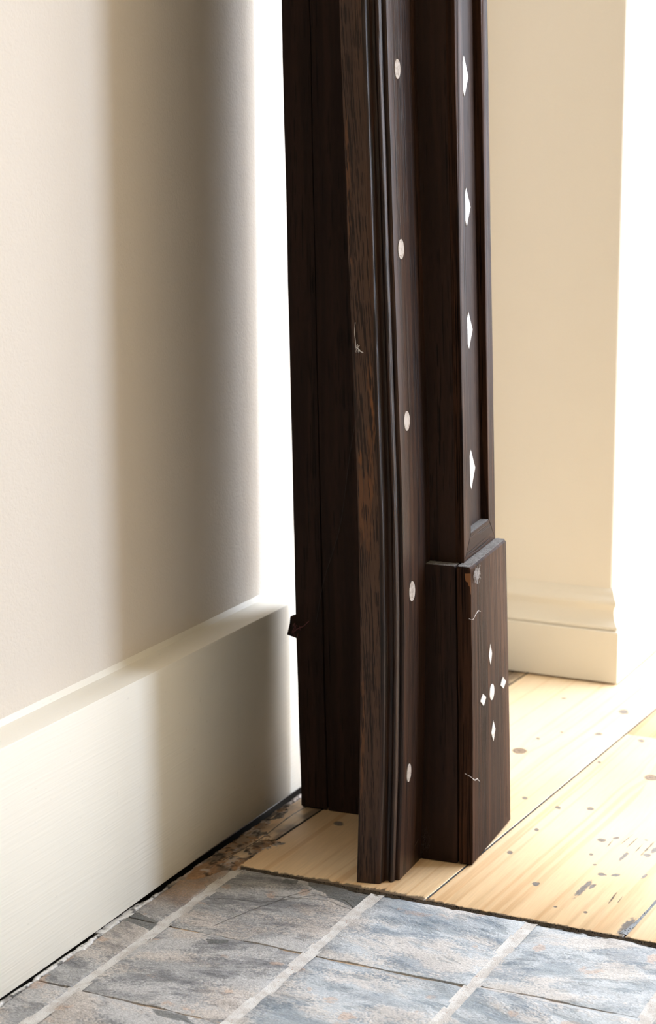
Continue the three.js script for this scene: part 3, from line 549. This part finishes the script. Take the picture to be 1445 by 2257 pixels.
// dust lying on the plinth's ledges
const dustBend = (x, y, z) => [x + leanP(0.41) + 0.034 * z, y + 0.0006 * (vnoise(x * 900, z * 900, 1031) - 0.5), z];
function dustSlab(x0, x1, z0, z1, y, parent) {
  const nx = Math.max(4, Math.round((x1 - x0) / 0.0016)), nz = Math.max(4, Math.round((z1 - z0) / 0.0016)), pos = [], uv = [], idx = [];
  for (let j = 0; j <= nz; j++) for (let i = 0; i <= nx; i++) {
    let x = mix(x0, x1, i / nx), z = mix(z0, z1, j / nz); const rim = i === 0 || j === 0 || i === nx || j === nz;
    if (rim) { x += 0.0012 * (vnoise(x * 500, z * 500, 1033) - 0.5); z += 0.0012 * (vnoise(x * 500, z * 500, 1035) - 0.5); }
    const b = dustBend(x, y + (rim ? -0.0004 : 0.0006 * vnoise(x * 700, z * 700, 1037)), z); pos.push(...b); uv.push(x / 0.1, z / 0.1);
  }
  for (let j = 0; j < nz; j++) for (let i = 0; i < nx; i++) { const a = j * (nx + 1) + i, b = a + 1, c = a + nx + 1, d = c + 1; idx.push(a, c, d, a, d, b); }
  mesh('dust_film', rawGeo(pos, uv, idx, 1.2), M.dust, parent);
}
dustSlab(-0.0192, -0.0018, -0.181, -0.0038, YP + 0.0003, plate);
dustSlab(-0.0735, -0.022, -0.03, -0.0045, YP - 0.0002, plinth);

// shaft: core, then a mitred frame round the sunk panel
const FX = -0.0145, PANEL = FX - 0.011, SN = -0.0215, SF = -0.1765;   // before lean and twist
const shaft = mesh('shaft', prism(roundPoly(rect(-0.09, PANEL, SF, SN), [0, 0, 0.0006, 0], 2), YP - 0.002, TOP, { bend: bendP, uvo: [0.75, 0.2], chamfer: 0.0004 }), M.oakDark, pil);
function frameMember(name, pts, uvo, turnUV) {               // flat member on the face: outline [[z, y], ...]
  const outline = pts.slice(); if (area2(outline) < 0) outline.reverse();
  const pos = [], uv = [], idx = [], x0 = PANEL - 0.0005, n = outline.length;
  const dense = []; for (let i = 0; i < n; i++) { const a = outline[i], b = outline[(i + 1) % n], l = Math.hypot(b[0] - a[0], b[1] - a[1]), k = Math.max(1, Math.round(l / 0.06)); for (let j = 0; j < k; j++) dense.push([mix(a[0], b[0], j / k), mix(a[1], b[1], j / k)]); }
  const cx = dense.reduce((s, p) => s + p[0], 0) / dense.length, cy = dense.reduce((s, p) => s + p[1], 0) / dense.length, ins = 0.0007;
  const small = dense.map((p) => [p[0] + Math.sign(cx - p[0]) * ins, p[1] + Math.sign(cy - p[1]) * ins]);
  const rings = [[x0, dense], [FX - ins, dense], [FX, small]], m = dense.length;
  const put = (x, p) => { pos.push(...bendP(x, p[1], p[0])); uv.push((turnUV ? p[1] + x : p[0] + x) / 0.4 + uvo[0], (turnUV ? p[0] : p[1]) / 0.8 + uvo[1]); };
  for (const [x, q] of rings) for (let i = 0; i <= m; i++) put(x, q[i % m]);
  for (let j = 0; j < 2; j++) for (let i = 0; i < m; i++) { const a = j * (m + 1) + i, b = a + 1, c = a + m + 1, d = c + 1; idx.push(a, d, b, a, c, d); }
  const s = pos.length / 3; small.forEach((p) => put(FX, p));
  for (const t of THREE.ShapeUtils.triangulateShape(small.map((p) => new THREE.Vector2(...p)), [])) {
    const [A, B, C] = t.map((q) => small[q]), cr = (B[0] - A[0]) * (C[1] - A[1]) - (B[1] - A[1]) * (C[0] - A[0]);
    idx.push(s + t[0], s + (cr > 0 ? t[2] : t[1]), s + (cr > 0 ? t[1] : t[2]));
  }
  return mesh(name, rawGeo(pos, uv, idx, 0.5), M.oakFace, shaft);
}
const Y0 = YP + 0.0005, RAIL = 0.0335, SW = 0.0335;
frameMember('stile', [[SN, Y0], [SN - SW, Y0 + RAIL], [SN - SW, TOP - 0.05], [SN, TOP]], [0.02, 0.1], false);
frameMember('stile', [[SF, Y0], [SF + SW * 0.95, Y0 + RAIL], [SF + SW * 0.95, TOP - 0.05], [SF, TOP]], [0.6, 0.6], false);
frameMember('rail', [[SN - 0.0006, Y0], [SF + 0.0006, Y0], [SF + SW * 0.95 + 0.0003, Y0 + RAIL], [SN - SW - 0.0003, Y0 + RAIL]], [0.3, 0.3], true);
for (const [y, k] of [[1.033, 1], [0.8668, 0.97], [0.7066, 0.95], [0.521, 1.04]])
  mesh('diamond_inlay', inlay([[0.0195 * k, 0], [0, 0.0255 * k], [-0.0195 * k, -0.001], [0, -0.0255 * k]], -0.0955, y, () => PANEL + 0.0001, leanP, 1), M.bone, shaft);
{ // dust on the sill of the sunk panel
  const y = Y0 + RAIL; dustPanel(PANEL, FX - 0.0006, SF + SW, SN - SW, y);
  function dustPanel(x0, x1, z0, z1, yy) {
    const g = new THREE.BoxGeometry(x1 - x0, 0.0008, z1 - z0, 6, 1, 40), P = g.attributes.position;
    for (let i = 0; i < P.count; i++) { const x = P.getX(i) + (x0 + x1) / 2, z = P.getZ(i) + (z0 + z1) / 2, b = bendP(x, yy, z); P.setXYZ(i, b[0], yy + P.getY(i) + 0.0003 + 0.0004 * (vnoise(x * 900, z * 900, 1041) - 0.5), b[2]); }
    g.computeVertexNormals(); mesh('dust_film', g, M.dust, shaft);
  }
}

// ---------------------------------------------------------------- lint and cobweb caught on the wood
const toWorld = (x, y, z) => new THREE.Vector3(x, y, z).applyMatrix4(new THREE.Matrix4().compose(pil.position, new THREE.Quaternion().setFromEuler(pil.rotation), new THREE.Vector3(1, 1, 1)));
function strand(pts, r, seg = 14) { return new THREE.TubeGeometry(new THREE.CatmullRomCurve3(pts.map((p) => toWorld(...p))), seg, r, 4); }
function tuft(x, y, z, n, s, r, seed, flat) {
  const q = rng(seed), gs = [];
  for (let k = 0; k < n; k++) { const c = [x + (q() - 0.5) * s * flat, y + (q() - 0.5) * s, z + (q() - 0.5) * s]; gs.push(strand([c, [c[0] + q() * s * 0.3 * flat, c[1] + (q() - 0.5) * s, c[2] + (q() - 0.5) * s], [c[0] + (q() - 0.2) * s * 0.4 * flat, c[1] + (q() - 0.5) * s, c[2] + (q() - 0.5) * s]], r, 6)); }
  return mergeGeometries(gs);
}
tag(mesh('lint_tuft', mergeGeometries([tuft(-0.0045, 0.3965, -0.022, 90, 0.014, 0.00009, 5, 0.25), tuft(-0.0045, 0.4, -0.013, 40, 0.009, 0.00009, 6, 0.25)]), M.lint), 'fluffy pale lint tuft on the top near corner of the plinth', 'lint');
tag(mesh('lint_thread', mergeGeometries([0, 1, 2].map((k) => strand([[-0.0085, 0.3415 + k * 0.0005, -0.001], [-0.003, 0.342 - k * 0.0004, 0.0008], [-0.0025, 0.3455 + k * 0.0006, -0.012], [-0.0038, 0.3475 - k * 0.0012, -0.025 + k * 0.003], [-0.0035, 0.3432 + k * 0.002, -0.036 + k * 0.004]], 0.00017, 20))), M.lint), 'short pale thread stuck across the plinth edge, above the inlaid cross', 'lint');
tag(mesh('lint_thread', mergeGeometries([0, 1, 2].map((k) => strand([[-0.012, 0.1305 - k * 0.0008, -0.0008], [-0.004, 0.1265 + k * 0.0006, 0.0008], [0.0008, 0.122 - k * 0.0008, -0.004], [0.0008, 0.1185 + k * 0.0005, -0.016], [0.0006, 0.1115 + k * 0.002, -0.027 + k * 0.004]], 0.0002, 20))), M.lint), 'short bluish white thread stuck across the plinth edge, below the inlaid cross', 'lint');
tag(mesh('lint_tuft', mergeGeometries([strand([[-0.1255, 0.735, 0.1045], [-0.1262, 0.722, 0.105], [-0.125, 0.713, 0.1055], [-0.1242, 0.7035, 0.1056]], 0.0004), strand([[-0.1245, 0.7045, 0.1053], [-0.121, 0.7022, 0.106], [-0.117, 0.699, 0.1062], [-0.1145, 0.6978, 0.106]], 0.0008), tuft(-0.1225, 0.703, 0.1058, 12, 0.007, 0.0002, 9, 0.6)]), M.lint), 'wisp of pale fluff caught on the near edge of the casing, halfway up', 'lint');
tag(mesh('cobweb', mergeGeometries([tuft(-0.066, 0.031, 0.003, 26, 0.022, 0.00012, 15, 0.5), strand([[-0.0735, 0.026, 0.03], [-0.072, 0.0325, 0.012], [-0.0705, 0.0335, -0.0015]], 0.0002)]), M.web), 'grey cobweb in the corner between casing and plinth, just above the floor', 'cobweb');
tag(mesh('lint_tuft', mergeGeometries([tuft(-0.305, 0.268, -0.124, 16, 0.016, 0.00025, 25, 0.8), strand([[-0.31, 0.262, -0.1245], [-0.302, 0.2685, -0.123], [-0.293, 0.273, -0.1235], [-0.285, 0.281, -0.1245]], 0.0005)]), new THREE.MeshStandardMaterial({ color: new THREE.Color(0.2, 0.07, 0.07), roughness: 1 })), 'reddish wisp of fluff on the torn stub of the back board', 'lint');
tag(mesh('cobweb', strand([[-0.205, 0.62, -0.1245], [-0.222, 0.52, -0.122], [-0.237, 0.42, -0.123], [-0.262, 0.34, -0.1235], [-0.274, 0.28, -0.1245]], 0.0004, 30), M.web), 'long single cobweb thread hanging down the dark back board', 'cobweb');

renderer.render(scene, camera);
